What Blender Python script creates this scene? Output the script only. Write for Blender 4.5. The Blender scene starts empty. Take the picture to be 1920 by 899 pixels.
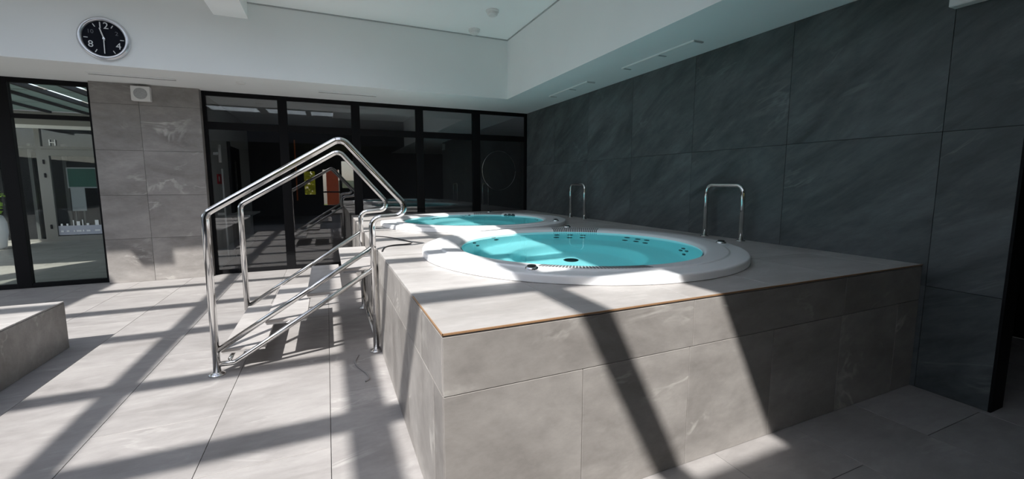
import bpy, bmesh, math, random
from mathutils import Vector, Matrix

random.seed(7)
S = bpy.context.scene
COL = S.collection
PI = math.pi

# ------------------------------------------------------------------ camera
YAW, PITCH, ROLL, FPX = 0.4118, 0.1122, 0.0003, 791.55
EYE = Vector((0.0, 0.0, 1.38))
cd = bpy.data.cameras.new('camera')
cam = bpy.data.objects.new('camera', cd)
COL.objects.link(cam)
fw = Vector((math.sin(YAW) * math.cos(PITCH), math.cos(YAW) * math.cos(PITCH), -math.sin(PITCH)))
rt = Vector((math.cos(YAW), -math.sin(YAW), 0.0))
up = rt.cross(fw)
rt2 = rt * math.cos(ROLL) - up * math.sin(ROLL)
up2 = up * math.cos(ROLL) + rt * math.sin(ROLL)
mw = Matrix((rt2, up2, -fw)).transposed().to_4x4()
mw.translation = EYE
cam.matrix_world = mw
cd.sensor_fit = 'HORIZONTAL'
cd.sensor_width = 36.0
cd.lens = 36.0 * FPX / 1920.0
cd.shift_y = -(449.5 - 431.86) / 1920.0
cd.clip_start = 0.05
S.camera = cam

# ------------------------------------------------------------------ world, sun, exposure
SUN_DIR = Vector((0.52, 0.655, -1.0)).normalized()
w = bpy.data.worlds.new('sky')
S.world = w
w.use_nodes = True
nt = w.node_tree
bg = nt.nodes['Background']
sky = nt.nodes.new('ShaderNodeTexSky')
sky.sky_type = 'NISHITA'
sky.sun_disc = False
sky.sun_elevation = math.asin(-SUN_DIR.z)
sky.sun_rotation = math.atan2(-SUN_DIR.x, -SUN_DIR.y)
hsv = nt.nodes.new('ShaderNodeHueSaturation')
hsv.inputs['Saturation'].default_value = 0.55
nt.links.new(sky.outputs[0], hsv.inputs['Color'])
nt.links.new(hsv.outputs[0], bg.inputs[0])
bg.inputs[1].default_value = 0.36
sl = bpy.data.lights.new('sun', 'SUN')
sl.energy = 8.2
sl.angle = math.radians(0.85)
sl.color = (1.0, 0.965, 0.925)
sl.cycles.is_caustics_light = True
so = bpy.data.objects.new('sun', sl)
COL.objects.link(so)
so.rotation_euler = SUN_DIR.to_track_quat('-Z', 'Y').to_euler()
so.location = (-6, -8, 12)
S.view_settings.view_transform = 'Standard'
S.view_settings.look = 'None'
S.view_settings.gamma = 1.0
S.view_settings.use_curve_mapping = False
S.view_settings.exposure = 0.0
S.cycles.max_bounces = 12
S.cycles.diffuse_bounces = 6
S.cycles.glossy_bounces = 5
S.cycles.transmission_bounces = 8
S.cycles.transparent_max_bounces = 16
S.cycles.caustics_refractive = True
S.cycles.caustics_reflective = True
S.cycles.sample_clamp_indirect = 6.0
S.cycles.use_denoising = True


# ------------------------------------------------------------------ helpers
def link(o, parent=None):
    COL.objects.link(o)
    if parent is not None:
        o.parent = parent
    return o


def tag(o, label=None, cat=None, group=None, kind=None):
    if label:
        o['label'] = label
    if cat:
        o['category'] = cat
    if group:
        o['group'] = group
    if kind:
        o['kind'] = kind
    return o


def empty(name, loc=(0, 0, 0), label=None, cat=None, group=None, kind=None):
    o = bpy.data.objects.new(name, None)
    o.empty_display_size = 0.1
    o.location = loc
    link(o)
    return tag(o, label, cat, group, kind)


def obj(name, bm, mat, parent=None, smooth=False, loc=None):
    """link the bmesh as ONE mesh object; the mesh is given in world coordinates unless loc is set"""
    bmesh.ops.recalc_face_normals(bm, faces=bm.faces)
    me = bpy.data.meshes.new(name)
    if parent is not None and loc is None:
        p = parent
        off = Vector((0, 0, 0))
        while p is not None:
            off += p.location
            p = p.parent
        bmesh.ops.translate(bm, verts=bm.verts, vec=-off)
    if smooth:
        for f in bm.faces:
            f.smooth = True
    bm.to_mesh(me)
    bm.free()
    me.materials.append(mat)
    o = bpy.data.objects.new(name, me)
    if loc is not None:
        o.location = loc
    return link(o, parent)


def box(bm, x0, x1, y0, y1, z0, z1, bev=0.0):
    r = bmesh.ops.create_cube(bm, size=1.0)
    vs = r['verts']
    for v in vs:
        v.co = Vector((x0 + (v.co.x + .5) * (x1 - x0), y0 + (v.co.y + .5) * (y1 - y0), z0 + (v.co.z + .5) * (z1 - z0)))
    if bev > 0:
        es = list({e for v in vs for e in v.link_edges})
        bmesh.ops.bevel(bm, geom=es, offset=bev, segments=1, affect='EDGES')
    return bm


def bx(*a, bev=0.0):
    return box(bmesh.new(), *a, bev=bev)


def fillet(pts, rad, n=6):
    """round the inner corners of a polyline"""
    pts = [Vector(p) for p in pts]
    out = [pts[0]]
    for i in range(1, len(pts) - 1):
        p, a, b = pts[i], pts[i - 1], pts[i + 1]
        u, v = (a - p).normalized(), (b - p).normalized()
        ang = u.angle(v)
        t = min(rad / math.tan(ang / 2), 0.45 * (a - p).length, 0.45 * (b - p).length)
        r = t * math.tan(ang / 2)
        bis = (u + v).normalized()
        c = p + bis * (r / math.sin(ang / 2))
        s, e = p + u * t - c, p + v * t - c
        tot = s.angle(e)
        ax = s.cross(e).normalized()
        for k in range(n + 1):
            out.append(c + Matrix.Rotation(tot * k / n, 3, ax) @ s)
    out.append(pts[-1])
    return out


def tube(bm, pts, r, n=14, cap=True):
    pts = [Vector(p) for p in pts]
    prev = None
    rings = []
    for i, p in enumerate(pts):
        if i == 0:
            t = pts[1] - p
        elif i == len(pts) - 1:
            t = p - pts[i - 1]
        else:
            t = (pts[i + 1] - p).normalized() + (p - pts[i - 1]).normalized()
        t.normalize()
        if prev is None:
            ref = Vector((0, 0, 1)) if abs(t.z) < .9 else Vector((0, 1, 0))
            nrm = (ref - t * ref.dot(t)).normalized()
        else:
            nrm = (prev - t * prev.dot(t)).normalized()
        prev = nrm
        b = t.cross(nrm)
        rings.append([bm.verts.new(p + (nrm * math.cos(2 * PI * k / n) + b * math.sin(2 * PI * k / n)) * r) for k in range(n)])
    for i in range(len(rings) - 1):
        for k in range(n):
            bm.faces.new((rings[i][k], rings[i][(k + 1) % n], rings[i + 1][(k + 1) % n], rings[i + 1][k]))
    if cap:
        bm.faces.new(rings[0][::-1])
        bm.faces.new(rings[-1])
    return bm


def lathe(bm, prof, c=(0, 0, 0), n=48, close=False):
    """revolve (r, z) pairs about the vertical through c"""
    rings = []
    for r, z in prof:
        if r < 1e-6:
            rings.append([bm.verts.new((c[0], c[1], c[2] + z))])
        else:
            rings.append([bm.verts.new((c[0] + r * math.cos(2 * PI * k / n), c[1] + r * math.sin(2 * PI * k / n), c[2] + z)) for k in range(n)])
    for a, b in zip(rings, rings[1:]):
        for k in range(n):
            k2 = (k + 1) % n
            if len(a) == 1 and len(b) == 1:
                continue
            if len(a) == 1:
                bm.faces.new((a[0], b[k2], b[k]))
            elif len(b) == 1:
                bm.faces.new((a[k], a[k2], b[0]))
            else:
                bm.faces.new((a[k], a[k2], b[k2], b[k]))
    return bm


def disc(bm, c, nrm, r, h, n=16):
    """short cylinder standing on c along nrm"""
    nrm = Vector(nrm).normalized()
    return tube(bm, [Vector(c), Vector(c) + nrm * h], r, n)


# ------------------------------------------------------------------ materials
def new_mat(name):
    m = bpy.data.materials.new(name)
    m.use_nodes = True
    return m, m.node_tree, m.node_tree.nodes['Principled BSDF']


def plain(name, col, rough=.5, metal=0.0, spec=.5, noise=0.0, nscale=6.0, bump=0.0):
    m, nt, p = new_mat(name)
    p.inputs['Base Color'].default_value = (*col, 1)
    p.inputs['Roughness'].default_value = rough
    p.inputs['Metallic'].default_value = metal
    p.inputs['Specular IOR Level'].default_value = spec
    if noise or bump:
        tc = nt.nodes.new('ShaderNodeTexCoord')
        nz = nt.nodes.new('ShaderNodeTexNoise')
        nz.inputs['Scale'].default_value = nscale
        nz.inputs['Detail'].default_value = 4
        nt.links.new(tc.outputs['Object'], nz.inputs['Vector'])
        if noise:
            cr = nt.nodes.new('ShaderNodeValToRGB')
            cr.color_ramp.elements[0].position = .3
            cr.color_ramp.elements[1].position = .7
            cr.color_ramp.elements[0].color = (*[c * (1 - noise) for c in col], 1)
            cr.color_ramp.elements[1].color = (*[min(1, c * (1 + noise)) for c in col], 1)
            nt.links.new(nz.outputs['Fac'], cr.inputs['Fac'])
            nt.links.new(cr.outputs['Color'], p.inputs['Base Color'])
        if bump:
            b = nt.nodes.new('ShaderNodeBump')
            b.inputs['Strength'].default_value = bump
            b.inputs['Distance'].default_value = .01
            nt.links.new(nz.outputs['Fac'], b.inputs['Height'])
            nt.links.new(b.outputs['Normal'], p.inputs['Normal'])
    return m


def stone(name, dark, mid, light, vein, rough=.42, vscale=1.1, tilt=(0, 0, 0), vein_amt=.6, spec=.4, bump=.25, grain=.12, vwid=.014):
    """veined porcelain: every tile reads another piece of the same slab"""
    m, nt, p = new_mat(name)
    N, L = nt.nodes, nt.links
    tc = N.new('ShaderNodeTexCoord')
    oi = N.new('ShaderNodeObjectInfo')
    off = N.new('ShaderNodeVectorMath')
    off.operation = 'SCALE'
    cmb = N.new('ShaderNodeCombineXYZ')
    L.new(oi.outputs['Random'], cmb.inputs[0])
    m1 = N.new('ShaderNodeMath')
    m1.operation = 'MULTIPLY'
    m1.inputs[1].default_value = 7.3
    L.new(oi.outputs['Random'], m1.inputs[0])
    L.new(m1.outputs[0], cmb.inputs[1])
    m2 = N.new('ShaderNodeMath')
    m2.operation = 'MULTIPLY'
    m2.inputs[1].default_value = 3.1
    L.new(oi.outputs['Random'], m2.inputs[0])
    L.new(m2.outputs[0], cmb.inputs[2])
    L.new(cmb.outputs[0], off.inputs[0])
    off.inputs['Scale'].default_value = 23.0
    add = N.new('ShaderNodeVectorMath')
    add.operation = 'ADD'
    L.new(tc.outputs['Object'], add.inputs[0])
    L.new(off.outputs[0], add.inputs[1])
    mp = N.new('ShaderNodeMapping')
    mp.inputs['Rotation'].default_value = tilt
    mp.inputs['Scale'].default_value = (1.0, 1.0, 1.0)
    L.new(add.outputs[0], mp.inputs['Vector'])
    st = N.new('ShaderNodeMapping')
    st.inputs['Scale'].default_value = (.55, .55, 1.9) if tilt != (0, 0, 0) else (.6, 1.5, 1.2)
    L.new(mp.outputs[0], st.inputs['Vector'])
    n1 = N.new('ShaderNodeTexNoise')
    n1.inputs['Scale'].default_value = 1.7
    n1.inputs['Detail'].default_value = 8
    n1.inputs['Roughness'].default_value = .62
    n1.inputs['Distortion'].default_value = .7
    L.new(st.outputs[0], n1.inputs['Vector'])
    cr = N.new('ShaderNodeValToRGB')
    e = cr.color_ramp.elements
    e[0].position, e[0].color = .30, (*dark, 1)
    e[1].position, e[1].color = .72, (*light, 1)
    k = cr.color_ramp.elements.new(.5)
    k.color = (*mid, 1)
    L.new(n1.outputs['Fac'], cr.inputs['Fac'])
    # veins: thin bands where a warped noise crosses its middle
    n2 = N.new('ShaderNodeTexNoise')
    n2.inputs['Scale'].default_value = vscale
    n2.inputs['Detail'].default_value = 5
    n2.inputs['Roughness'].default_value = .6
    n2.inputs['Distortion'].default_value = 1.2
    L.new(st.outputs[0], n2.inputs['Vector'])
    sb = N.new('ShaderNodeMath')
    sb.operation = 'SUBTRACT'
    sb.inputs[1].default_value = .5
    L.new(n2.outputs['Fac'], sb.inputs[0])
    ab = N.new('ShaderNodeMath')
    ab.operation = 'ABSOLUTE'
    L.new(sb.outputs[0], ab.inputs[0])
    mr = N.new('ShaderNodeMapRange')
    mr.inputs['From Min'].default_value = 0.0
    mr.inputs['From Max'].default_value = vwid
    mr.inputs['To Min'].default_value = 1.0
    mr.inputs['To Max'].default_value = 0.0
    L.new(ab.outputs[0], mr.inputs['Value'])
    n3 = N.new('ShaderNodeTexNoise')
    n3.inputs['Scale'].default_value = 2.3
    n3.inputs['Detail'].default_value = 3
    L.new(add.outputs[0], n3.inputs['Vector'])
    mr3 = N.new('ShaderNodeMapRange')
    mr3.inputs['From Min'].default_value = .52
    mr3.inputs['From Max'].default_value = .68
    L.new(n3.outputs['Fac'], mr3.inputs['Value'])
    mu = N.new('ShaderNodeMath')
    mu.operation = 'MULTIPLY'
    L.new(mr.outputs[0], mu.inputs[0])
    L.new(mr3.outputs[0], mu.inputs[1])
    mv = N.new('ShaderNodeMath')
    mv.operation = 'MULTIPLY'
    mv.inputs[1].default_value = vein_amt
    L.new(mu.outputs[0], mv.inputs[0])
    mx = N.new('ShaderNodeMix')
    mx.data_type = 'RGBA'
    L.new(mv.outputs[0], mx.inputs['Factor'])
    L.new(cr.outputs['Color'], mx.inputs['A'])
    mx.inputs['B'].default_value = (*vein, 1)
    # cloudy mineral patches and fine grain
    n4 = N.new('ShaderNodeTexNoise')
    n4.inputs['Scale'].default_value = 9.0
    n4.inputs['Detail'].default_value = 9
    n4.inputs['Roughness'].default_value = .72
    L.new(st.outputs[0], n4.inputs['Vector'])
    mr4 = N.new('ShaderNodeMapRange')
    mr4.inputs['From Min'].default_value = .3
    mr4.inputs['From Max'].default_value = .7
    mr4.inputs['To Min'].default_value = 1.0 - grain
    mr4.inputs['To Max'].default_value = 1.0 + grain
    L.new(n4.outputs['Fac'], mr4.inputs['Value'])
    gm = N.new('ShaderNodeMix')
    gm.data_type = 'RGBA'
    gm.blend_type = 'MULTIPLY'
    gm.inputs['Factor'].default_value = 1.0
    L.new(mx.outputs['Result'], gm.inputs['A'])
    L.new(mr4.outputs[0], gm.inputs['B'])
    # each tile a touch lighter or darker
    hs = N.new('ShaderNodeHueSaturation')
    vr = N.new('ShaderNodeMapRange')
    vr.inputs['To Min'].default_value = .965
    vr.inputs['To Max'].default_value = 1.035
    L.new(oi.outputs['Random'], vr.inputs['Value'])
    L.new(vr.outputs[0], hs.inputs['Value'])
    L.new(gm.outputs['Result'], hs.inputs['Color'])
    L.new(hs.outputs[0], p.inputs['Base Color'])
    p.inputs['Roughness'].default_value = rough
    p.inputs['Specular IOR Level'].default_value = spec
    b = N.new('ShaderNodeBump')
    b.inputs['Strength'].default_value = bump
    b.inputs['Distance'].default_value = .006
    L.new(n1.outputs['Fac'], b.inputs['Height'])
    L.new(b.outputs['Normal'], p.inputs['Normal'])
    return m


def glass(name, tint, r0=.05, gcol=(1, 1, 1)):
    """clear flat pane: straight-through light plus a mirror share that grows at grazing angles"""
    m = bpy.data.materials.new(name)
    m.use_nodes = True
    nt = m.node_tree
    nt.nodes.clear()
    o = nt.nodes.new('ShaderNodeOutputMaterial')
    t = nt.nodes.new('ShaderNodeBsdfTransparent')
    t.inputs['Color'].default_value = (*tint, 1)
    g = nt.nodes.new('ShaderNodeBsdfGlossy')
    g.inputs['Roughness'].default_value = 0.0
    g.inputs['Color'].default_value = (*gcol, 1)
    lw = nt.nodes.new('ShaderNodeLayerWeight')
    lw.inputs['Blend'].default_value = .5
    pw = nt.nodes.new('ShaderNodeMath')
    pw.operation = 'POWER'
    pw.inputs[1].default_value = 5.0
    nt.links.new(lw.outputs['Facing'], pw.inputs[0])
    ma = nt.nodes.new('ShaderNodeMath')
    ma.operation = 'MULTIPLY_ADD'
    ma.inputs[1].default_value = 1 - r0
    ma.inputs[2].default_value = r0
    nt.links.new(pw.outputs[0], ma.inputs[0])
    mx = nt.nodes.new('ShaderNodeMixShader')
    nt.links.new(ma.outputs[0], mx.inputs[0])
    nt.links.new(t.outputs[0], mx.inputs[1])
    nt.links.new(g.outputs[0], mx.inputs[2])
    nt.links.new(mx.outputs[0], o.inputs[0])
    return m


M = {}
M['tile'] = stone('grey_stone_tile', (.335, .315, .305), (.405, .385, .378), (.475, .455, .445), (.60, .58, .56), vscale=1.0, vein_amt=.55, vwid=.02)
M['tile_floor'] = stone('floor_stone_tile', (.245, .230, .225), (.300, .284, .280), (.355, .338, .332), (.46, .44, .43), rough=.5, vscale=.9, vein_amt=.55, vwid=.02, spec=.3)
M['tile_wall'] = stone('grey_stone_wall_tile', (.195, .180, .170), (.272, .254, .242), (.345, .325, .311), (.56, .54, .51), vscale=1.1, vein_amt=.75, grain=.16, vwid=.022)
M['slate'] = stone('dark_slate_panel', (.050, .058, .060), (.088, .099, .102), (.135, .150, .153), (.25, .27, .27), rough=.5, vscale=.75,
                   tilt=(.55, 0, 0), vein_amt=.35, spec=.3, bump=.5, grain=.2, vwid=.018)
M['joint'] = plain('tile_joint', (.19, .18, .175), .8)
M['joint_dark'] = plain('slate_joint', (.085, .09, .092), .8)
M['white'] = plain('white_paint', (.91, .925, .915), .75, noise=.015, nscale=1.5)
M['soffit'] = plain('soffit_paint', (.85, .875, .87), .7, noise=.015, nscale=1.5)
M['black'] = plain('black_frame', (.005, .005, .006), .6, spec=.15)
M['steel'] = plain('polished_steel', (.72, .71, .70), .12, metal=1.0)
M['chrome'] = plain('chrome', (.8, .8, .82), .08, metal=1.0)
M['acrylic'] = plain('white_acrylic', (.84, .85, .87), .22, spec=.5)
M['shell'] = plain('tub_shell_acrylic', (.63, .965, .995), .3)
M['jet'] = plain('dark_jet_plastic', (.012, .03, .035), .4)
M['copper'] = plain('copper_edge_strip', (.40, .235, .13), .4, metal=.3)
M['rubber'] = plain('black_rubber', (.02, .02, .022), .5)
M['cord'] = plain('grey_line', (.26, .25, .25), .6)
M['grille'] = plain('speaker_mesh', (.42, .43, .43), .7, noise=.25, nscale=160)
M['slotshade'] = plain('slot_shade', (.12, .125, .13), .6)  # dark tone stands in for the shade inside the overflow grooves
M['plastic'] = plain('white_plastic', (.78, .78, .76), .45)
M['silver'] = plain('silver_case', (.66, .67, .70), .28, metal=.75)
M['dial'] = plain('black_dial', (.006, .007, .013), .6, spec=.12)
M['dialwhite'] = plain('dial_white', (.72, .73, .74), .5)
M['dialgrey'] = plain('dial_grey', (.12, .13, .15), .5)
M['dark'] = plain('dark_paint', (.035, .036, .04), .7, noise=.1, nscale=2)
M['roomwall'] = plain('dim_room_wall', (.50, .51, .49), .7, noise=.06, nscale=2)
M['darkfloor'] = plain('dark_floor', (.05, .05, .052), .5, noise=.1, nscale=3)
M['red'] = plain('red_enamel', (.55, .02, .03), .4)
M['orange'] = plain('orange_rod', (.62, .14, .03), .5)
M['brown'] = plain('brown_wood', (.10, .045, .03), .55, noise=.2, nscale=9)
M['paving'] = stone('terrace_paving', (.19, .185, .165), (.225, .22, .195), (.265, .26, .23), (.33, .32, .29), rough=.6, vein_amt=.3)
M['alu'] = plain('grey_door_frame', (.20, .195, .175), .5)
M['green'] = plain('green_board', (.035, .20, .135), .55, noise=.06, nscale=4)
M['frost'] = plain('frosted_strip', (.42, .43, .50), .6)
M['print'] = plain('white_print', (.8, .8, .8), .6)
M['leaf'] = plain('leaf', (.20, .34, .035), .5, noise=.45, nscale=11)
M['hedge'] = plain('hedge_leaf', (.50, .50, .05), .6, noise=.4, nscale=7)
_nt = M['hedge'].node_tree
_t = _nt.nodes.new('ShaderNodeBsdfTranslucent')
_t.inputs['Color'].default_value = (.75, .72, .10, 1)
_x = _nt.nodes.new('ShaderNodeMixShader')
_nt.links.new(_nt.nodes['Principled BSDF'].outputs[0], _x.inputs[1])
_nt.links.new(_t.outputs[0], _x.inputs[2])
_nt.links.new(_x.outputs[0], _nt.nodes['Material Output'].inputs[0])
M['block_dark'] = plain('dark_block', (.014, .024, .014), .95, spec=.1, noise=.15, nscale=.5)
M['grass'] = plain('lawn', (.30, .38, .06), .8, noise=.3, nscale=9)
M['brick'] = plain('red_render', (.62, .10, .07), .7, noise=.1, nscale=3)
M['pane'] = glass('clear_pane', (.93, .95, .94), .02)
M['darkpane'] = glass('tinted_pane', (.86, .87, .88), .085)
M['terracepane'] = glass('terrace_pane', (.75, .77, .78), .022)
M['skypane'] = glass('skylight_pane', (.985, .99, .985), .02)
m = bpy.data.materials.new('water')
m.use_nodes = True
nt = m.node_tree
nt.nodes.clear()
_o = nt.nodes.new('ShaderNodeOutputMaterial')
_g = nt.nodes.new('ShaderNodeBsdfGlass')
_g.inputs['IOR'].default_value = 1.33
_g.inputs['Roughness'].default_value = 0.0
_g.inputs['Color'].default_value = (.715, .98, .998, 1)
nt.links.new(_g.outputs[0], _o.inputs[0])
M['water'] = m
m, nt, p = new_mat('roof_sheet')
p.inputs['Base Color'].default_value = (.30, .38, .36, 1)
p.inputs['Roughness'].default_value = .5
p.inputs['Transmission Weight'].default_value = 0.0
tl = nt.nodes.new('ShaderNodeBsdfTranslucent')
tl.inputs['Color'].default_value = (.22, .27, .255, 1)
ad = nt.nodes.new('ShaderNodeMixShader')
ad.inputs[0].default_value = .5
out = nt.nodes['Material Output']
nt.links.new(p.outputs[0], ad.inputs[1])
nt.links.new(tl.outputs[0], ad.inputs[2])
nt.links.new(ad.outputs[0], out.inputs[0])
M['roof'] = m

# ------------------------------------------------------------------ key dimensions (metres)
XW, YB = 3.60, 7.40            # right wall, back wall
YG = 7.52                      # glazing line
X0, Y0, ZD = 0.3545, 1.4366, 0.84   # platform corner and deck height
ZS, ZC = 2.70, 3.60            # soffit and raised ceiling
XS, YS = 2.70, 6.357           # inner edges of the soffits
XL, YF = -5.3, -4.6            # unseen left and front walls


def add_tile(name, x0, x1, y0, y1, z0, z1, mat, parent, gap=.0015, bev=.0012, cache={}, cut=None):
    """one tile, its mesh shared with every tile of the same size"""
    gx = gap if x1 - x0 > .05 else 0
    gy = gap if y1 - y0 > .05 else 0
    gz = gap if z1 - z0 > .05 else 0
    x0, x1, y0, y1, z0, z1 = x0 + gx, x1 - gx, y0 + gy, y1 - gy, z0 + gz, z1 - gz
    c = Vector(((x0 + x1) / 2, (y0 + y1) / 2, (z0 + z1) / 2))
    h = ((x1 - x0) / 2, (y1 - y0) / 2, (z1 - z0) / 2)
    key = (name, mat.name, tuple(round(v, 4) for v in h))
    me = cache.get(key) if cut is None else None
    if me is None:
        bm = bx(-h[0], h[0], -h[1], h[1], -h[2], h[2], bev=bev)
        me = bpy.data.meshes.new(name)
        bm.to_mesh(me)
        bm.free()
        me.materials.append(mat)
        if cut is None:
            cache[key] = me
    o = bpy.data.objects.new(name, me)
    link(o, parent)
    poff = Vector((0, 0, 0))
    q = parent
    while q is not None:
        poff += q.location
        q = q.parent
    o.location = c - poff
    return o


# ------------------------------------------------------------------ floor
floor = obj('floor', bx(XL, 5.6, YF, YG + .1, -.15, -.011), M['joint'])
tag(floor, kind='structure')
strip = 0
x = -.64 - .6 * 8
while x < 5.5:
    xa, xb = max(x, XL), min(x + .6, 5.6)
    y = 2.28 - 1.2 * 2 + (.6 if strip % 2 else 0) - 1.2
    while y < YB + .1:
        ya, yb = max(y, -.7), min(y + 1.2, YG)
        inside = xa > X0 + .05 and ya > Y0 + .05 and xb < XW + .01
        under_bench = xb < -2.1 and yb < 4.6 and ya > .9
        if xb - xa > .1 and yb - ya > .08 and not inside and not under_bench:
            add_tile('tile', xa, xb, ya, yb, -.0105, 0.0, M['tile_floor'], floor)
        y += 1.2
    x += .6
    strip += 1
front_floor = obj('floor_front', bx(XL, 5.6, YF, -.7, -.011, 0.0), M['darkfloor'], floor)

# ------------------------------------------------------------------ right wall (dark slate panels)
wr = obj('wall_right', bx(XW + .012, XW + .16, 1.062, YG + .1, -.1, ZS + .02), M['joint_dark'])
tag(wr, kind='structure')
ys = [1.06, 1.41, 2.41, 3.43, 4.42, 5.42, 6.43, YG]
zs = [0.0, .70, 1.70, ZS]
for a, b in zip(ys, ys[1:]):
    for c, d in zip(zs, zs[1:]):
        if d < ZD + .01 and a > Y0:
            continue
        add_tile('panel', XW, XW + .0118, a, b, c, d, M['slate'], wr, gap=.0012)
end = obj('end_face', bx(XW, XW + .16, 1.048, 1.0615, 0, ZS), M['black'], wr)

# ------------------------------------------------------------------ pillar at the back (stone tiles)
wb = obj('wall_back', bx(-2.773, -1.607, YB + .012, YB + .42, -.1, ZS + .02), M['joint'])
tag(wb, kind='structure')
xs = [-2.785, -2.28, -1.595]
zs = [0, .61, 1.21, 1.815, 2.425, ZS]
for a, b in zip(xs, xs[1:]):
    for c, d in zip(zs, zs[1:]):
        add_tile('tile', a, b, YB, YB + .0118, c, d, M['tile_wall'], wb)
for xa, xb in ((-2.785, -2.7735), (-1.6065, -1.595)):
    for c, d in zip(zs, zs[1:]):
        add_tile('tile', xa, xb, YB + .012, YB + .42, c, d, M['tile_wall'], wb, gap=.001)

# ------------------------------------------------------------------ ceiling with the raised, skylit field
SKX0, SKX1, SKY0, SKY1 = -4.62, .298, -1.05, 5.322
bm = bmesh.new()
box(bm, XL, SKX0, SKY0, YS, ZC, ZC + .05)
box(bm, SKX1, XS + .05, SKY0, YS, ZC, ZC + .05)
box(bm, SKX0, SKX1, SKY1, YS, ZC, ZC + .05)
ceil = obj('ceiling', bm, M['white'])
tag(ceil, kind='structure')
obj('soffit_back', bx(XL, XW, YS, YG + .2, ZS, ZC + .05), M['soffit'], ceil)
obj('soffit_right', bx(XS, 5.6, YF, YS, ZS, ZC + .05), M['soffit'], ceil)
obj('soffit_front', bx(XL, XS, YF, SKY0, ZS, ZC + .05), M['dark'], ceil)
for xa in (-1.16, -4.06):
    obj('beam', bx(xa, xa + .36, SKY1 - .012, YS, 3.40, ZC), M['white'], ceil)
for xa, xb, ya, yb, dz in ((XL, XS, YS - .0015, YS - .0005, 0),):
    obj('corner_strip', bx(xa, xb, YS - .012, YS - .0005, ZC - .014, ZC - .0005), M['grille'], ceil)  # thin grey strip where the raised ceiling meets the bulkhead
obj('corner_strip', bx(XS - .012, XS - .0005, 2.0, YS - .012, ZC - .014, ZC - .0005), M['grille'], ceil)

# skylight bars stand where the shadow bands on the floor say they do
SH = 3.625
dx, dy = .52 * SH, .655 * SH
sk = empty('window_5', (0, 0, 0), kind='structure')
for c, wd in ((-1.335, .165), (.165, .225), (1.45, .155)):
    obj('rafter', bx(c - dx - wd / 2, c - dx + wd / 2, SKY0, SKY1, SH - .012, SH + .012), M['black'], sk)
for c, wd in ((2.495, .21), (3.51, .165), (4.70, .19), (5.75, .19), (6.86, .15)):
    obj('glazing_bar', bx(SKX0, SKX1, c - dy - wd / 2, c - dy + wd / 2, SH - .011, SH + .011), M['black'], sk)
obj('pane', bx(SKX0, SKX1, SKY0, SKY1, SH + .013, SH + .019), M['skypane'], sk)

# unseen walls that close the hall
wlb = bmesh.new()
for a in ((YF, 4.2, 0, ZC + .05), (7.0, YG + .1, 0, ZC + .05), (4.2, 7.0, 2.6, ZC + .05)):
    box(wlb, XL - .2, XL, a[0], a[1], a[2], a[3])
tag(obj('wall_left', wlb, M['white']), kind='structure')
wl = empty('added_side_window', (0, 0, 0), kind='structure')  # unseen window added to bring sky light in from the left
for k in range(3):
    obj('mullion', bx(XL - .12, XL - .05, 4.2 + 1.36 * k, 4.28 + 1.36 * k, 0, 2.6), M['black'], wl)
for k in range(2):
    obj('pane', bx(XL - .09, XL - .08, 4.28 + 1.36 * k, 4.2 + 1.36 * (k + 1), 0, 2.6), M['skypane'], wl)
wf = bmesh.new()
# front wall with two garden windows that the back glazing mirrors
for a in ((XL, -.85, 0, ZC), (-.43, -.13, 0, ZC), (.52, .62, 0, ZC), (1.20, 5.6, 0, ZC),
          (-.85, -.43, 0, .88), (-.85, -.43, 1.85, ZC), (-.13, .52, 0, .42), (-.13, .52, 1.93, ZC), (.62, 1.20, 0, 1.15), (.62, 1.20, 2.30, ZC),
          (-.13, .52, .95, 1.01)):
    box(wf, a[0], a[1], YF - .2, YF, a[2], a[3])
tag(obj('wall_front', wf, M['dark']), kind='structure')
tag(obj('wall_side', bx(5.6, 5.8, YF, 2.0, 0, ZC + .05), M['black']), kind='structure')
tag(obj('wall_recess', bx(XW + .16, 5.6, 1.85, 2.0, -.1, ZC), M['black']), kind='structure')

# ------------------------------------------------------------------ glazed partitions
def glazing(name, posts, zbars, pane_mat, y=YG, d=.07, sill=.06, toprail=.06):
    g = empty(name, (0, 0, 0), kind='structure')
    xa, xb = posts[0][0], posts[-1][1]
    for a, b in posts:
        obj('mullion', bx(a, b, y, y + d, 0, ZS, bev=.003), M['black'], g)
    for (pa, pb), (qa, qb) in zip(posts, posts[1:]):
        rows = [(0, sill)] + zbars + [(ZS - toprail, ZS)]
        for c, e in rows:
            obj('transom', bx(pb, qa, y + .004, y + d - .004, c, e), M['black'], g)
        for (c0, c1), (e0, e1) in zip(rows, rows[1:]):
            obj('pane', bx(pb, qa, y + .03, y + .038, c1, e0), pane_mat, g)
    return g


glazing('window_1', [(-1.607, -1.555), (-.637, -.51), (.42, .552), (1.465, 1.595), (2.50, 2.645), (3.565, XW + .012)], [(2.16, 2.265)], M['darkpane'])
glazing('window_2', [(-5.3, -5.2), (-3.755, -3.61), (-2.85, -2.773)], [(2.20, 2.255)], M['pane'])

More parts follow.
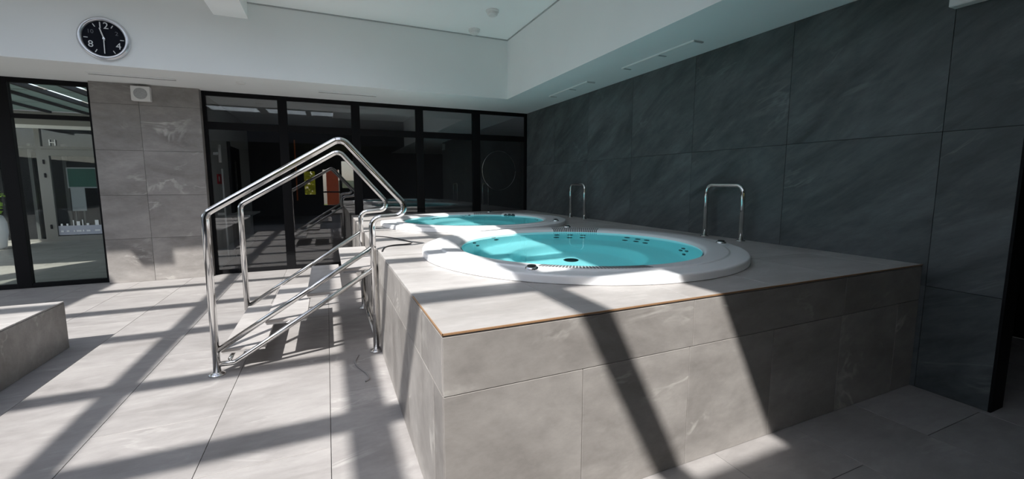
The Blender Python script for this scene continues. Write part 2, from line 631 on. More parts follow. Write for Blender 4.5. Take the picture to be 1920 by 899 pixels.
# ------------------------------------------------------------------ dim room behind the dark partition
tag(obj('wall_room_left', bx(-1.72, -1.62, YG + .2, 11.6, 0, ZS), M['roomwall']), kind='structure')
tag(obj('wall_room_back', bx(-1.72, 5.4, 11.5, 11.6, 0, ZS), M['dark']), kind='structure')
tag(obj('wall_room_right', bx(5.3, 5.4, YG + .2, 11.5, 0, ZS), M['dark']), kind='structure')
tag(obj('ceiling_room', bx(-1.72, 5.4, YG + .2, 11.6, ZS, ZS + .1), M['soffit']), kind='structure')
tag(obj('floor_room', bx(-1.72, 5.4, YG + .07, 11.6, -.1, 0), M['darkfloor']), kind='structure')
d2 = empty('door_2', (-1.62, 9.6, 0), kind='structure')
obj('door_leaf', bx(-1.62, -1.59, 9.25, 10.15, 0, 2.05), M['black'], d2)
obj('door_frame', bx(-1.62, -1.58, 9.15, 9.25, 0, 2.12), M['dark'], d2)
obj('door_pane', bx(-1.588, -1.583, 9.5, 9.7, .5, 1.8), M['darkpane'], d2)
h = empty('door_pull', (-1.50, 7.95, 0), 'white two-piece vertical pull bar behind the left tinted pane', 'door handle')
h_bm = tube(bmesh.new(), [(-1.535, 8.1, 1.70), (-1.535, 8.1, 1.98)], .022, 12)
obj('upper_bar', h_bm, M['plastic'], h, smooth=True)
obj('lower_bar', tube(bmesh.new(), [(-1.52, 8.1, .10), (-1.52, 8.1, 1.60)], .013, 12), M['plastic'], h, smooth=True)
obj('bracket', bx(-1.622, -1.52, 8.085, 8.115, 1.82, 1.86), M['plastic'], h)
obj('bracket', bx(-1.622, -1.51, 8.085, 8.115, .86, .90), M['plastic'], h)
fs = empty('fire_sign', (-1.6, 8.4, 1.4), 'small red fire sign on the grey side wall behind the glass', 'sign')
obj('board', bx(-1.622, -1.60, 8.22, 8.62, 1.36, 1.52), M['red'], fs)
obj('symbol', bx(-1.60, -1.597, 8.24, 8.30, 1.40, 1.48), M['plastic'], fs)
sh = empty('wall_shelf', (-1.5, 8.6, .8), 'thin grey shelf on the side wall in the dim room', 'shelf')
obj('shelf_board', bx(-1.62, -1.22, 8.4, 9.6, .80, .825), M['roomwall'], sh)
rod = obj('orange_rod', bx(-.672, -.645, 11.45, 11.50, .95, 2.39), M['orange'])
tag(rod, 'thin upright orange rod on the back wall of the dark room', 'rod')
ring_bm = bmesh.new()
tube(ring_bm, [(4.60 + .52 * math.cos(t), 11.47, 1.72 + .56 * math.sin(t)) for t in [2 * PI * k / 48 for k in range(49)]], .012, 8)
rg = obj('wall_ring', ring_bm, M['steel'], smooth=True)
tag(rg, 'thin round metal ring on the dark back wall behind the rightmost pane', 'ring')

# ------------------------------------------------------------------ terrace seen through the left glazing
YT = 13.4
tpb = bx(-16, -1.72, YG + .07, 15, -.2, -.012)
box(tpb, -16, XL - .01, -16, YG + .07, -.2, -.012)
tp = obj('terrace_paving', tpb, M['paving'])
tag(tp, kind='structure')
x = -8.0
while x < -1.8:
    y = YG + .08
    while y < YT:
        add_tile('slab', x, min(x + .9, -1.73), y, min(y + .9, YT + .05), -.0115, -.001, M['paving'], tp)
        y += .9
    x += .9
fac = obj('dark_backing', bx(-9.5, -1.72, YT + .5, YT + .7, 0, 3.3), M['black'])  # black plane stands in for the unlit interior behind the glass
tag(fac, kind='structure')
tr = obj('trim_1', bx(-9.5, -1.72, YT, YT + .12, 2.62, 2.70), M['plastic'])
tag(tr, kind='structure')
tag(obj('trim_2', bx(-9.5, -1.72, YT - .02, YT + .1, 2.70, 3.0), M['alu']), kind='structure')
w5 = empty('window_3', (0, 0, 0), kind='structure')
for a, b in ((-6.09, -6.0),):
    obj('mullion', bx(a, b, YT, YT + .1, 0, 2.62), M['alu'], w5)
for a, b in ((-7.6, -6.09), (-6.0, -4.2)):
    obj('transom', bx(a, b, YT, YT + .1, 2.155, 2.215), M['alu'], w5)
    obj('pane', bx(a, b, YT + .04, YT + .05, 2.215, 2.62), M['terracepane'], w5)
obj('pane', bx(-7.6, -6.09, YT + .04, YT + .05, .06, 2.155), M['terracepane'], w5)
obj('sill', bx(-7.6, -6.09, YT, YT + .1, 0, .06), M['alu'], w5)
obj('sill', bx(-4.9, -4.2, YT, YT + .1, 0, 2.155), M['alu'], w5)
dr = empty('door_1', (-5.5, YT, 0), kind='structure')
obj('stile', bx(-6.0, -5.875, YT - .01, YT + .07, 0, 2.15), M['alu'], dr)
obj('stile', bx(-5.02, -4.9, YT - .01, YT + .07, 0, 2.15), M['alu'], dr)
obj('rail', bx(-5.875, -5.02, YT - .01, YT + .07, 2.005, 2.15), M['alu'], dr)
obj('rail', bx(-5.875, -5.02, YT - .01, YT + .07, 0, .12), M['alu'], dr)
obj('door_glass', bx(-5.875, -5.02, YT + .03, YT + .04, .12, 2.005), M['terracepane'], dr)
for z in (1.86, 1.55, .35):
    obj('hinge', bx(-5.985, -5.955, YT - .03, YT - .01, z - .05, z + .05), M['black'], dr)
fb = obj('frosted_strip', bx(-5.87, -5.025, YT + .02, YT + .028, .14, .36), M['frost'], dr)
pr = bmesh.new()
for i, (px, ww, hh) in enumerate(((-5.80, .05, .05), (-5.70, .05, .05), (-5.585, .03, .13), (-5.50, .09, .10), (-5.42, .03, .14), (-5.33, .07, .05), (-5.16, .10, .12))):
    box(pr, px - ww / 2, px + ww / 2, YT + .010, YT + .018, .21, .21 + .04)
    box(pr, px - ww / 3, px + ww / 3, YT + .010, YT + .018, .36, .36 + hh)
obj('printed_marks', pr, M['print'], dr)
bd = empty('notice_board', (-5.4, YT + .2, 0), 'green notice board in a pale frame behind the terrace door glass', 'board')
obj('board_frame', bx(-5.68, -5.13, YT + .17, YT + .19, 1.25, 1.745), M['plastic'], bd)
obj('board_face', bx(-5.65, -5.15, YT + .155, YT + .17, 1.28, 1.715), M['green'], bd)
obj('paper', bx(-5.64, -5.38, YT + .17, YT + .19, .70, 1.25), M['plastic'], bd)
obj('leg', bx(-5.60, -5.57, YT + .17, YT + .20, 0, .70), M['alu'], bd)
obj('leg', bx(-5.45, -5.42, YT + .17, YT + .20, 0, .70), M['alu'], bd)
cols = bmesh.new()
for px, ww in ((-5.80, .07), (-5.10, .06), (-6.4, .06), (-6.22, .05)):
    box(cols, px - ww / 2, px + ww / 2, YT + .42, YT + .49, 0, 2.3)
tag(obj('trim_3', cols, M['alu']), kind='structure')


def text(name, body, size, loc, rot, mat, parent=None, depth=.004, align='CENTER'):
    c = bpy.data.curves.new(name, 'FONT')
    c.body = body
    c.size = size
    c.extrude = depth
    c.align_x = align
    c.align_y = 'CENTER'
    c.resolution_u = 3
    tmp = bpy.data.objects.new(name, c)
    me = tmp.to_mesh().copy()
    tmp.to_mesh_clear()
    bpy.data.objects.remove(tmp)
    bpy.data.curves.remove(c)
    me.name = name
    me.materials.clear()
    me.materials.append(mat)
    o = bpy.data.objects.new(name, me)
    link(o, parent)
    off = Vector((0, 0, 0))
    q = parent
    while q is not None:
        off += q.location
        q = q.parent
    o.location = Vector(loc) - off
    o.rotation_euler = rot
    return o


sg = text('roof_sign_letter', 'H', .20, (-5.80, YT + .02, 2.30), (PI / 2, 0, 0), M['print'])
tag(sg, 'white capital letter H above the grey terrace door', 'letter')

tag(obj('gap_cover', bx(-9.5, -1.72, YT + .08, YT + .7, 3.0, 3.3), M['dark']), kind='structure')  # unseen slab added to keep sun off the backing behind the panes

# glass roof over the terrace
rf = empty('terrace_roof', (-5, 10, 3.0), kind='structure')
xr = [-7.7, -7.05, -6.4, -5.75, -5.08, -4.58, -3.97, -3.2, -2.5, -1.72]
for i, (a, b) in enumerate(zip(xr, xr[1:])):
    g0 = .13 if abs(a + 4.58) < .01 or abs(a + 3.97) < .01 else .0
    obj('roof_panel', bx(a + .02 + g0, b - .02, YG + .25, YT, 3.02, 3.035), M['roof'], rf)
    obj('rafter', bx(a - .035, a + .02, YG + .25, YT, 2.97, 3.05), M['black'], rf)
for y in (9.0, 10.5, 12.0):
    obj('purlin', bx(-7.7, -1.72, y - .02, y + .02, 3.04, 3.09), M['alu'], rf)

tag(obj('reflection_block', bx(-14.5, -13.2, -16, 16, -.02, 2.6), M['block_dark']), kind='structure')  # unseen block added so the terrace glass reflects something dark

# planter with a leafy plant
pl = empty('planter', (-6.48, 12.25, 0), 'tall rounded white planter with a leafy green plant on the terrace', 'planter')
pb = lathe(bmesh.new(), [(0, .0), (.22, .0), (.27, .05), (.315, .35), (.31, .55), (.27, .68), (.25, .70), (.235, .69), (.23, .60), (0, .60)], (-6.48, 12.25, 0), 32)
obj('pot', pb, M['acrylic'], pl, smooth=True)
obj('soil', lathe(bmesh.new(), [(0, .655), (.236, .65), (.236, .62), (0, .62)], (-6.48, 12.25, 0), 20), M['brown'], pl)
lv = bmesh.new()
rnd = random.Random(3)
for k in range(420):
    u, v = rnd.uniform(0, 2 * PI), rnd.uniform(-1, 1)
    rr = .33 * rnd.random() ** .4
    c = Vector((-6.48 + rr * math.cos(u) * math.sqrt(1 - v * v), 12.25 + rr * math.sin(u) * math.sqrt(1 - v * v), .98 + .36 * v * rnd.random() ** .3))
    a = Vector((rnd.uniform(-1, 1), rnd.uniform(-1, 1), rnd.uniform(-.4, 1))).normalized()
    s = a.cross(Vector((rnd.uniform(-1, 1), rnd.uniform(-1, 1), rnd.uniform(-1, 1)))).normalized()
    l = rnd.uniform(.05, .09)
    vs = [lv.verts.new(c), lv.verts.new(c + a * l * .5 + s * l * .28), lv.verts.new(c + a * l), lv.verts.new(c + a * l * .5 - s * l * .28)]
    lv.faces.new(vs)
fo = obj('foliage', lv, M['leaf'], pl)
obj('stem', tube(bmesh.new(), [(-6.48, 12.25, .62), (-6.47, 12.26, 1.0)], .02, 8), M['brown'], pl)

# ------------------------------------------------------------------ garden in front, met only in the mirror of the glazing
tag(obj('garden_lawn', bx(-8, 8, -16, YF - .2, -.3, -.05), M['grass']), kind='structure')
hd = bmesh.new()
rnd = random.Random(5)
for k in range(1500):
    c = Vector((rnd.uniform(-3.0, -.3), rnd.uniform(-9.2, -8.6), rnd.uniform(.0, 2.8)))
    u = Vector((rnd.uniform(-1, 1), rnd.uniform(-.6, .6), rnd.uniform(-1, 1))).normalized() * rnd.uniform(.09, .18)
    v = u.cross(Vector((rnd.uniform(-.5, .5), 1, rnd.uniform(-.5, .5)))).normalized() * rnd.uniform(.05, .09)
    hd.faces.new([hd.verts.new(c - u), hd.verts.new(c + v), hd.verts.new(c + u), hd.verts.new(c - v)])
tag(obj('garden_hedge', hd, M['hedge']), kind='structure')
gb = obj('garden_house', bx(.0, .62, -12.2, -11, 0, 3.2), M['brick'])
tag(gb, kind='structure')
obj('white_bay', bx(.62, 2.6, -12.3, -11.2, 0, 1.5), M['plastic'], gb)

# ------------------------------------------------------------------ the tiled tub platform
TUBS = [(1.85, 2.91), (1.84, 5.48)]
R_HOLE = 1.16
platform = empty('tub_platform', (X0, Y0, 0), 'grey stone-tiled raised platform that holds both hot tubs', 'platform')
core = bmesh.new()
box(core, X0 + .012, XW - .001, Y0 + .012, Y0 + .10, 0, ZD - .012)
box(core, X0 + .012, X0 + .10, Y0 + .10, YG - .002, 0, ZD - .012)
obj('core', core, M['joint'], platform)


def cutter(c):
    bm = lathe(bmesh.new(), [(R_HOLE, .5), (R_HOLE, 1.2)], (c[0], c[1], 0), 64)
    es = [e for e in bm.edges if len(e.link_faces) == 1]
    bmesh.ops.holes_fill(bm, edges=es)
    bmesh.ops.recalc_face_normals(bm, faces=bm.faces)
    me = bpy.data.meshes.new('cut')
    bm.to_mesh(me)
    bm.free()
    o = bpy.data.objects.new('cut', me)
    COL.objects.link(o)
    return o


cuts = [cutter(c) for c in TUBS]
to_cut = []


def deck_piece(name, x0, x1, y0, y1, z0, z1, mat, parent):
    far = near = 0
    touch = []
    for ci, c in enumerate(TUBS):
        qx, qy = min(max(c[0], x0), x1), min(max(c[1], y0), y1)
        dn = math.hypot(qx - c[0], qy - c[1])
        df = max(math.hypot(px - c[0], py - c[1]) for px in (x0, x1) for py in (y0, y1))
        if df < R_HOLE:
            return None
        if dn < R_HOLE:
            touch.append(ci)
    o = add_tile(name, x0, x1, y0, y1, z0, z1, mat, parent, cut=touch or None)
    if touch:
        for ci in touch:
            md = o.modifiers.new('hole', 'BOOLEAN')
            md.operation = 'DIFFERENCE'
            md.solver = 'EXACT'
            md.object = cuts[ci]
        to_cut.append(o)
    return o


dxs = [X0] + [X0 + .6 * k for k in range(1, 6)] + [XW]
dys = [Y0] + [Y0 + .6 * k for k in range(1, 11)] + [YG - .002]
for a, b in zip(dxs, dxs[1:]):
    for c, d in zip(dys, dys[1:]):
        if b - a > .06 and d - c > .06:
            deck_piece('deck_tile', a, b, c, d, ZD - .0115, ZD, M['tile'], platform)
bpy.context.view_layer.update()
dg = bpy.context.evaluated_depsgraph_get()
done = []
for o in to_cut:
    done.append((o, bpy.data.meshes.new_from_object(o.evaluated_get(dg))))
for o, me in done:
    o.modifiers.clear()
    me.name = 'deck_tile'
    o.data = me
for c in cuts:
    bpy.data.objects.remove(c)
# front face: a low row of wide tiles on top, square tiles below
for k in range(6):
    a, b = X0 + .6 * k, min(X0 + .6 * (k + 1), XW)
    if b - a > .1:
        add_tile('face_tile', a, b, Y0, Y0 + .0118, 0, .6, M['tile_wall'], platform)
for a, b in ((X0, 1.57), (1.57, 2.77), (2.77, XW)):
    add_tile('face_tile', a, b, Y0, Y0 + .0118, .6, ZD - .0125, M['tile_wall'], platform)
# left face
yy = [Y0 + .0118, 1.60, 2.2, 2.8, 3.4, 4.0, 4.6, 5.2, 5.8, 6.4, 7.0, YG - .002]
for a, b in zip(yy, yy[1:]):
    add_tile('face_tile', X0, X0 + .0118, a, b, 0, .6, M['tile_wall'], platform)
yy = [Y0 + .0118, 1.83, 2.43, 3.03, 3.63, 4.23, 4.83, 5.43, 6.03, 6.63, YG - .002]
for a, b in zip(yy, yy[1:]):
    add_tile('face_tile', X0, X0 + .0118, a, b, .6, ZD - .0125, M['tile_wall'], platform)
et = obj('edge_strip', bx(X0, XW, Y0 - .002, Y0 + .004, ZD - .006, ZD + .0006), M['copper'], platform)
et['label'] = 'thin copper strip along the front edge'
obj('edge_strip', bx(X0 - .002, X0 + .003, Y0 - .002, 2.0, ZD - .005, ZD + .0006), M['copper'], platform)

# ------------------------------------------------------------------ low tiled bench at the left
BX, BY, BZ = -2.045, 4.63, .40
bench = empty('tiled_bench', (BX, BY, 0), 'low grey stone-tiled ledge at the left edge of the hall', 'bench')
obj('core', bx(-4.3, BX - .012, 1.0, BY - .012, 0, BZ - .012), M['joint'], bench)
for k in range(4):
    a, b = BY - .9 * (k + 1), BY - .9 * k
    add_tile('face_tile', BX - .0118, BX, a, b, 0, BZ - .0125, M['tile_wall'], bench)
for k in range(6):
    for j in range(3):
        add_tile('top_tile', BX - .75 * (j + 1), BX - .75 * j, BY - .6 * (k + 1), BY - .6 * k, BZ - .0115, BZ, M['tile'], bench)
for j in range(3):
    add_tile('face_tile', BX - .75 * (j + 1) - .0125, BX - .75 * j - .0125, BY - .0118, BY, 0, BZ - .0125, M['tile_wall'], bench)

# ------------------------------------------------------------------ hot tubs
WZ = .868          # water level
R_W = .925


def refract_hit(c, px, zlo, r_at):
    """where a line of sight through pixel px, bent at the water, meets the tub wall"""
    a, b = (px[0] - 960) / FPX, (px[1] - 431.86) / FPX
    d = (fw + rt2 * a - up2 * b).normalized()
    t = (WZ - EYE.z) / d.z
    p = EYE + d * t
    hd = Vector((d.x, d.y, 0))
    s1 = hd.length
    s2 = s1 / 1.33
    dd = hd.normalized() * s2 + Vector((0, 0, -math.sqrt(1 - s2 * s2)))
    for k in range(4000):
        q = p + dd * (k * .0006)
        r = math.hypot(q.x - c[0], q.y - c[1])
        if r > r_at(q.z) or q.z < zlo:
            return q, r
    return q, r


WALL = [(.925, WZ), (.905, .80), (.875, .66), (.845, .50), (.80, .455)]


def wall_r(z):
    for (r0, z0), (r1, z1) in zip(WALL, WALL[1:]):
        if z >= z1:
            return r1 + (r0 - r1) * (z - z1) / (z0 - z1)
    return .8 if z > .44 else .5


def hot_tub(c, label, group, jets_px, drains, knobs, grilles):
    t = empty('hot_tub', (c[0], c[1], ZD), label, 'hot tub', group)
    rim = lathe(bmesh.new(), [(1.155, ZD - .03), (1.155, ZD + .001), (1.234, ZD + .001), (1.237, ZD + .003), (1.237, ZD + .006), (1.235, .872), (1.235, .880), (1.233, .885), (1.228, .8885), (1.220, .890), (1.210, .8905),
                              (1.120, .8925), (1.114, .8928), (1.108, .8945), (1.105, .899), (1.100, .901), (1.090, .9012), (1.000, .895), (.975, .892), (.962, .888), (.952, .880), (.945, .868), (.938, .850), (.936, .835)],
                (c[0], c[1], 0), 128)
    o = obj('rim', rim, M['acrylic'], t, smooth=True)
    sh = lathe(bmesh.new(), [(.9355, .872), (.93, .858), (.918, .84), (.905, .80), (.875, .66), (.845, .50), (.83, .468), (.80, .455), (.60, .45), (.565, .445), (.545, .425), (.525, .35), (.50, .16), (.47, .125), (.40, .115), (0, .11)],
               (c[0], c[1], 0), 128)
    s = obj('shell', sh, M['shell'], t, smooth=True)
    s.cycles.is_caustics_receiver = True
    o.cycles.is_caustics_receiver = True
    wt = lathe(bmesh.new(), [(.9335 * k / 16, WZ) for k in range(16, -1, -1)], (c[0], c[1], 0), 96)
    wo = obj('water', wt, M['water'], t, smooth=True)
    if wo.data.polygons[0].normal.z < 0:
        wo.data.flip_normals()
    wo.cycles.is_caustics_caster = True
    for px in jets_px:
        q, r = refract_hit(c, px, .46, wall_r)
        n = Vector((c[0] - q.x, c[1] - q.y, .1)).normalized()
        j = obj('jet', disc(bmesh.new(), q - n * .01, n, .030, .018, 14), M['jet'], t)
    for (ax, ay) in drains:
        obj('drain_cover', lathe(bmesh.new(), [(0, .135), (.055, .132), (.065, .122), (.065, .108)], (c[0] + ax, c[1] + ay, 0), 24), M['jet'], t)
    for ang, r in knobs:
        kx, ky = c[0] + r * math.cos(ang), c[1] + r * math.sin(ang)
        kb = obj('control_knob', lathe(bmesh.new(), [(0, .920), (.022, .920), (.026, .917), (.027, .890)], (kx, ky, 0), 20), M['rubber'], t, smooth=False)
        obj('knob_collar', lathe(bmesh.new(), [(.0275, .911), (.036, .908), (.041, .889), (.0275, .889)], (kx, ky, 0), 24), M['chrome'], kb, smooth=True)
    for a0, a1, n in grilles:
        gm = bmesh.new()
        for k in range(n):
            a = a0 + (a1 - a0) * k / (n - 1)
            for (r0, z0), (r1, z1) in (((.9465, .871), (.953, .881)), ((.953, .881), (.962, .8885)), ((.962, .8885), (.975, .8923)), ((.975, .8923), (1.0, .8953)), ((1.0, .8953), (1.075, .9005))):
                vs = []
                for r, z in ((r0, z0), (r1, z1)):
                    for sd in (-.006, .006):
                        for hh in (-.003, .0012):
                            q = Vector((r * math.cos(a) - sd * math.sin(a) + c[0], r * math.sin(a) + sd * math.cos(a) + c[1], z + hh))
                            vs.append(gm.verts.new(q))
                for f in ((0, 1, 3, 2), (4, 6, 7, 5), (0, 4, 5, 1), (2, 3, 7, 6), (1, 5, 7, 3), (0, 2, 6, 4)):
                    gm.faces.new([vs[i] for i in f])
        obj('overflow_slots', gm, M['slotshade'], t)
    return t


J2 = [(1044, 441), (1043, 445.5), (1069, 441), (1068, 446), (1093, 441.5), (1092, 446),
      (1176, 446), (1172, 451), (1196, 449), (1193, 453), (1213, 451), (1210, 456),
      (1282, 466.5), (1277, 470), (1288, 471.5), (1283, 477.5), (925, 446), (930, 450), (889, 456), (895, 461)]
hot_tub(TUBS[0], 'nearer white round hot tub with turquoise water, front of the tiled platform', 'round hot tubs in the platform', J2,
        [(-.10, -.10), (.05, .17)], [(math.radians(225), 1.15), (math.radians(-26), 1.15), (math.radians(63), 1.15)],
        [(math.radians(46), math.radians(72), 24), (math.radians(-134), math.radians(-99), 34)])
J1 = [(815, 409), (812, 411.5), (822, 407.5), (820, 410), (866, 404.5), (873, 404.2), (880, 404), (869, 406.5), (948, 404.5), (955, 404.7), (962, 405), (951, 407), (1004, 411), (1008, 413)]
hot_tub(TUBS[1], 'farther white round hot tub with turquoise water, near the dark glazing', 'round hot tubs in the platform', J1,
        [(0, 0)], [(math.radians(-46), 1.15), (math.radians(60), 1.15)],
        [(math.radians(46), math.radians(72), 24), (math.radians(-134), math.radians(-99), 34)])

# ------------------------------------------------------------------ stairs with two welded handrails
YN, YR = 3.524, 4.84
stairs = empty('entry_stairs', (-.25, 4.2, 0), 'open stone-tread steps with polished steel handrails against the platform side', 'stairs')


def rail(y, low, apex, c2, post2, foot1, foot2, mid, lower):
    pts = [(-.784, y, low), (-.782, y, 1.165), (apex[0], y, apex[1]), (c2[0], y, c2[1]), (post2[0], y, post2[1]), (post2[0], y, 0.012)]
    path = fillet(pts, .075, 8)
    h = obj('handrail', tube(bmesh.new(), path, .0245, 18), M['steel'], stairs, smooth=True)
    obj('mid_bar', tube(bmesh.new(), mid, .021, 14), M['steel'], h, smooth=True)
    if lower:
        obj('lower_bar', tube(bmesh.new(), fillet(lower, .03, 4), .019, 14), M['steel'], h, smooth=True)
    fl = [(0, .022), (.026, .022), (.03, .018), (.034, .014), (.052, .008), (.055, 0.0), (0, 0.0)]
    if foot1:
        obj('foot_flange', lathe(bmesh.new(), fl, (-.784, y, 0), 24), M['steel'], h, smooth=True)
    if foot2:
        obj('foot_flange', lathe(bmesh.new(), fl, (post2[0] - .0, y, 0), 24), M['steel'], h, smooth=True)
    return h


rail(YN, .012, (.117, 1.722), (.655, 1.118), (.318, 1.098), True, True,
     [(-.782, YN, .172), (.318, YN, .862)], [(-.784, YN, .076), (-.670, YN, .074), (.318, YN, .688)])
rail(YR, .112, (.132, 1.714), (.668, 1.088), (.322, 1.062), False, True,
     [(-.784, YR, .140), (.322, YR, .848)], None)
for i, (xa, xb, zt) in enumerate(((-.758, -.473, .170), (-.468, -.183, .350), (-.178, .078, .525), (.085, .350, .700))):
    tb = bmesh.new()
    box(tb, xa, xb, YN + .030, YR - .09, zt - .022, zt, bev=.002)
    td = obj('tread', tb, M['tile'], stairs)
    obj('tread_frame', bx(xa + .006, xb - .006, YN + .034, YR - .094, zt - .036, zt - .0225), M['steel'], td)
    td['label'] = 'stone step tread on a thin steel frame'
for z, xx in ((.115, .318), (.64, .318)):
    obj('cross_bar', tube(bmesh.new(), [(xx, YN, z), (xx, YR, z)], .017, 12), M['steel'], stairs, smooth=True)
obj('cross_bar', tube(bmesh.new(), [(-.70, YN, .105), (-.70, YR, .128)], .014, 12), M['steel'], stairs, smooth=True)

# ------------------------------------------------------------------ grab rails beside the wall
def grab(ya, yb, label):
    t = empty('grab_rail', (3.5, (ya + yb) / 2, ZD), label, 'grab rail', 'steel grab rails beside the dark wall')
    pts = fillet([(3.5, ya, ZD + .004), (3.5, ya, 1.352), (3.5, yb, 1.352), (3.5, yb, ZD + .004)], .07, 8)
    obj('rail', tube(bmesh.new(), pts, .020, 16), M['steel'], t, smooth=True)
    for y in (ya, yb):
        obj('base_flange', lathe(bmesh.new(), [(0, ZD + .012), (.022, ZD + .012), (.04, ZD + .006), (.042, ZD + .0005), (0, ZD + .0005)], (3.5, y, 0), 20), M['steel'], t, smooth=True)
    return t


grab(2.712, 3.122, 'upturned U of steel grab rail behind the nearer hot tub')
grab(5.322, 5.715, 'upturned U of steel grab rail behind the farther hot tub')

# ------------------------------------------------------------------ clock
CX, CZ, CR = -2.205, 2.98, .232
ck = empty('wall_clock', (CX, YS, CZ), 'round black-dialled wall clock in a silver case on the white bulkhead', 'clock')


def ring_y(bm, prof, n=64):
    """revolve (r, out) about the axis into the room (-y) at the clock centre"""
    lathe(bm, prof, (0, 0, 0), n)
    bm.transform(Matrix.Translation((CX, YS, CZ)) @ Matrix.Rotation(PI / 2, 4, 'X'))
    return bm


obj('case', ring_y(bmesh.new(), [(CR, 0), (CR + .002, .02), (CR - .008, .04), (CR - .03, .046), (CR - .042, .036), (CR - .044, .012), (CR - .044, 0)]), M['silver'], ck, smooth=True)
obj('dial', ring_y(bmesh.new(), [(0, .014), (CR - .0435, .014), (CR - .0435, .002), (0, .002)]), M['dial'], ck)
RD = CR - .044
for hnum in range(1, 13):
    a = PI / 2 - hnum * PI / 6
    px, pz = math.cos(a), math.sin(a)
    if hnum in (12, 4, 8):
        r = RD * .74
        text('numeral', str(hnum), .10, (CX + px * r, YS - .0155, CZ + pz * r), (PI / 2, 0, 0), M['dialwhite'], ck, .001)
    elif hnum in (2, 10):
        r = RD * .70
        text('numeral', str(hnum), .06, (CX + px * r, YS - .0155, CZ + pz * r), (PI / 2, 0, 0), M['dialgrey'], ck, .001)
    elif hnum != 6:
        b = bx(RD * .74, RD * .93, -.004, .004, -.001, .001)
        b.transform(Matrix.Translation((CX, YS - .016, CZ)) @ Matrix.Rotation(PI / 2, 4, 'X') @ Matrix.Rotation(a, 4, 'Z'))
        obj('hour_mark', b, M['dialwhite'], ck)
for nm, a, l, wd, out in (('hour_hand', PI / 2 - 11.5 * PI / 6, RD * .62, .006, .021), ('minute_hand', -PI / 2 - .02, RD * .86, .0045, .025)):
    b = bx(-.02, l, -wd, wd, -.001, .001)
    b.transform(Matrix.Translation((CX, YS - out, CZ)) @ Matrix.Rotation(PI / 2, 4, 'X') @ Matrix.Rotation(a, 4, 'Z'))
    obj(nm, b, M['dialwhite'], ck)
obj('hub', ring_y(bmesh.new(), [(0, .028), (.011, .027), (.012, .0145), (0, .0145)], 20), M['silver'], ck)

# ------------------------------------------------------------------ wall speakers, detectors, air slots
sp = empty('wall_speaker', (-2.23, YB, 2.57), 'square white wall speaker on the stone pillar', 'speaker', 'square white wall speakers')
obj('housing', bx(-2.333, -2.127, YB - .075, YB - .0005, 2.472, 2.665, bev=.006), M['plastic'], sp)
b = lathe(bmesh.new(), [(0, .004), (.07, .004), (.074, 0), (0, 0)], (0, 0, 0), 32)
b.transform(Matrix.Translation((-2.23, YB - .0755, 2.568)) @ Matrix.Rotation(PI / 2, 4, 'X'))
obj('grille', b, M['grille'], sp)
sp = empty('wall_speaker', (XW, 1.32, 2.55), 'square white wall speaker high on the dark wall, cut off by the top edge', 'speaker', 'square white wall speakers')
obj('housing', bx(XW - .075, XW - .0005, 1.215, 1.42, 2.44, 2.64, bev=.006), M['plastic'], sp)
b = lathe(bmesh.new(), [(0, .004), (.07, .004), (.074, 0), (0, 0)], (0, 0, 0), 32)
b.transform(Matrix.Translation((XW - .0755, 1.317, 2.54)) @ Matrix.Rotation(-PI / 2, 4, 'Y'))
obj('grille', b, M['grille'], sp)
for (px, py), lb in (((2.073, 5.379), 'round white ceiling detector, the one nearer the top of the picture'), ((2.075, 6.125), 'round white ceiling detector close to the bulkhead edge')):
    t = empty('ceiling_detector', (px, py, ZC), lb, 'detector', 'round detectors on the raised ceiling')
    obj('base', lathe(bmesh.new(), [(0, -.0005), (.085, -.0005), (.085, -.022), (.075, -.026), (0, -.026)], (px, py, ZC), 32), M['plastic'], t)
    obj('head', lathe(bmesh.new(), [(0, -.0265), (.066, -.0265), (.066, -.055), (.05, -.068), (0, -.07)], (px, py, ZC), 32), M['plastic'], t)


def slot(x0, x1, y0, y1, label, group, along_y):
    t = empty('air_slot', ((x0 + x1) / 2, (y0 + y1) / 2, ZS), label, 'air vent', group)
    obj('plate', bx(x0, x1, y0, y1, ZS - .008, ZS - .0005), M['soffit'], t)
    if along_y:
        obj('slot_edge', bx(x0, x0 + .014, y0, y1, ZS - .016, ZS - .0085), M['plastic'], t)
        for y in (y0, (y0 * .55 + y1 * .45), y1 - .02):
            obj('divider', bx(x0 + .015, x1, y, y + .02, ZS - .014, ZS - .0085), M['grille'], t)
    else:
        obj('slot_edge', bx(x0, x1, y1 - .02, y1, ZS - .014, ZS - .0085), M['grille'], t)
    return t


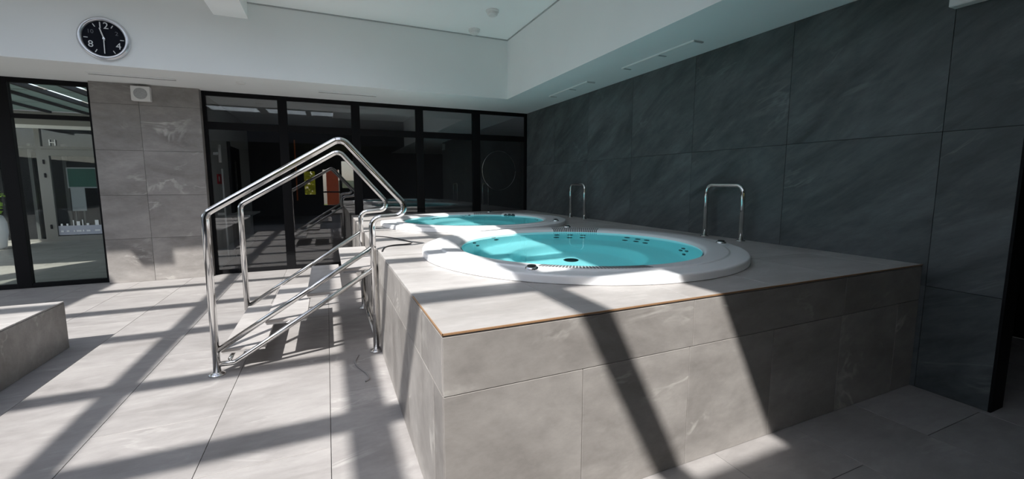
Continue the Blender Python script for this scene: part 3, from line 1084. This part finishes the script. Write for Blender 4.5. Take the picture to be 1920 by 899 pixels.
slot(3.185, 3.31, 3.075, 4.13, 'slim white air slot in the side soffit, the nearer one', 'air slots in the side soffit', True)
slot(3.18, 3.31, 4.835, 5.87, 'slim white air slot in the side soffit, the farther one', 'air slots in the side soffit', True)
slot(-.045, .755, 6.85, 6.94, 'slim air slot in the back soffit above the second dark pane', 'air slots in the back soffit', False)
slot(-2.58, -1.72, 6.82, 6.905, 'slim air slot in the back soffit below the clock', 'air slots in the back soffit', False)
obj_t = empty('soffit_detector', (-.98, 6.74, ZS), 'flat white detector on the back soffit above the first dark pane', 'detector')
obj('base', lathe(bmesh.new(), [(0, -.0005), (.055, -.0005), (.055, -.012), (.045, -.02), (0, -.022)], (-.98, 6.74, ZS), 24), M['plastic'], obj_t)

# ------------------------------------------------------------------ cables
def cord(name, pts, r, mat, label):
    # smooth the way-points (Catmull-Rom)
    P = [Vector(p) for p in pts]
    P = [P[0]] + P + [P[-1]]
    out = []
    for i in range(1, len(P) - 2):
        for k in range(6):
            t = k / 6
            a, b, c, d = P[i - 1], P[i], P[i + 1], P[i + 2]
            out.append(.5 * ((2 * b) + (c - a) * t + (2 * a - 5 * b + 4 * c - d) * t * t + (3 * b - a - 3 * c + d) * t ** 3))
    out.append(P[-2])
    return tag(obj(name, tube(bmesh.new(), out, r, 8), mat, smooth=True), label, 'cable')


zc_ = ZD + .0055
cord('deck_cable', [(.375, 3.40, zc_), (.423, 3.605, zc_), (.514, 3.70, zc_), (.60, 3.71, zc_), (.66, 3.735, zc_)], .005, M['rubber'],
     'thin dark cable on the deck from the stair post to the nearer tub')
cord('deck_cable', [(.68, 3.80, zc_), (.65, 3.95, zc_), (.58, 4.16, zc_), (.49, 4.33, zc_), (.39, 4.42, zc_)], .005, M['rubber'],
     'thin dark cable on the deck between the two tubs')
cord('floor_line', [(.172, 3.467, .006), (.141, 3.348, .006), (.157, 3.238, .006), (.206, 3.10, .006), (.213, 3.006, .006), (.186, 2.975, .006)], .006, M['cord'],  # thin grey tube drawn along a wavy line on the tiles
     'short wavy grey line on the floor beside the platform')
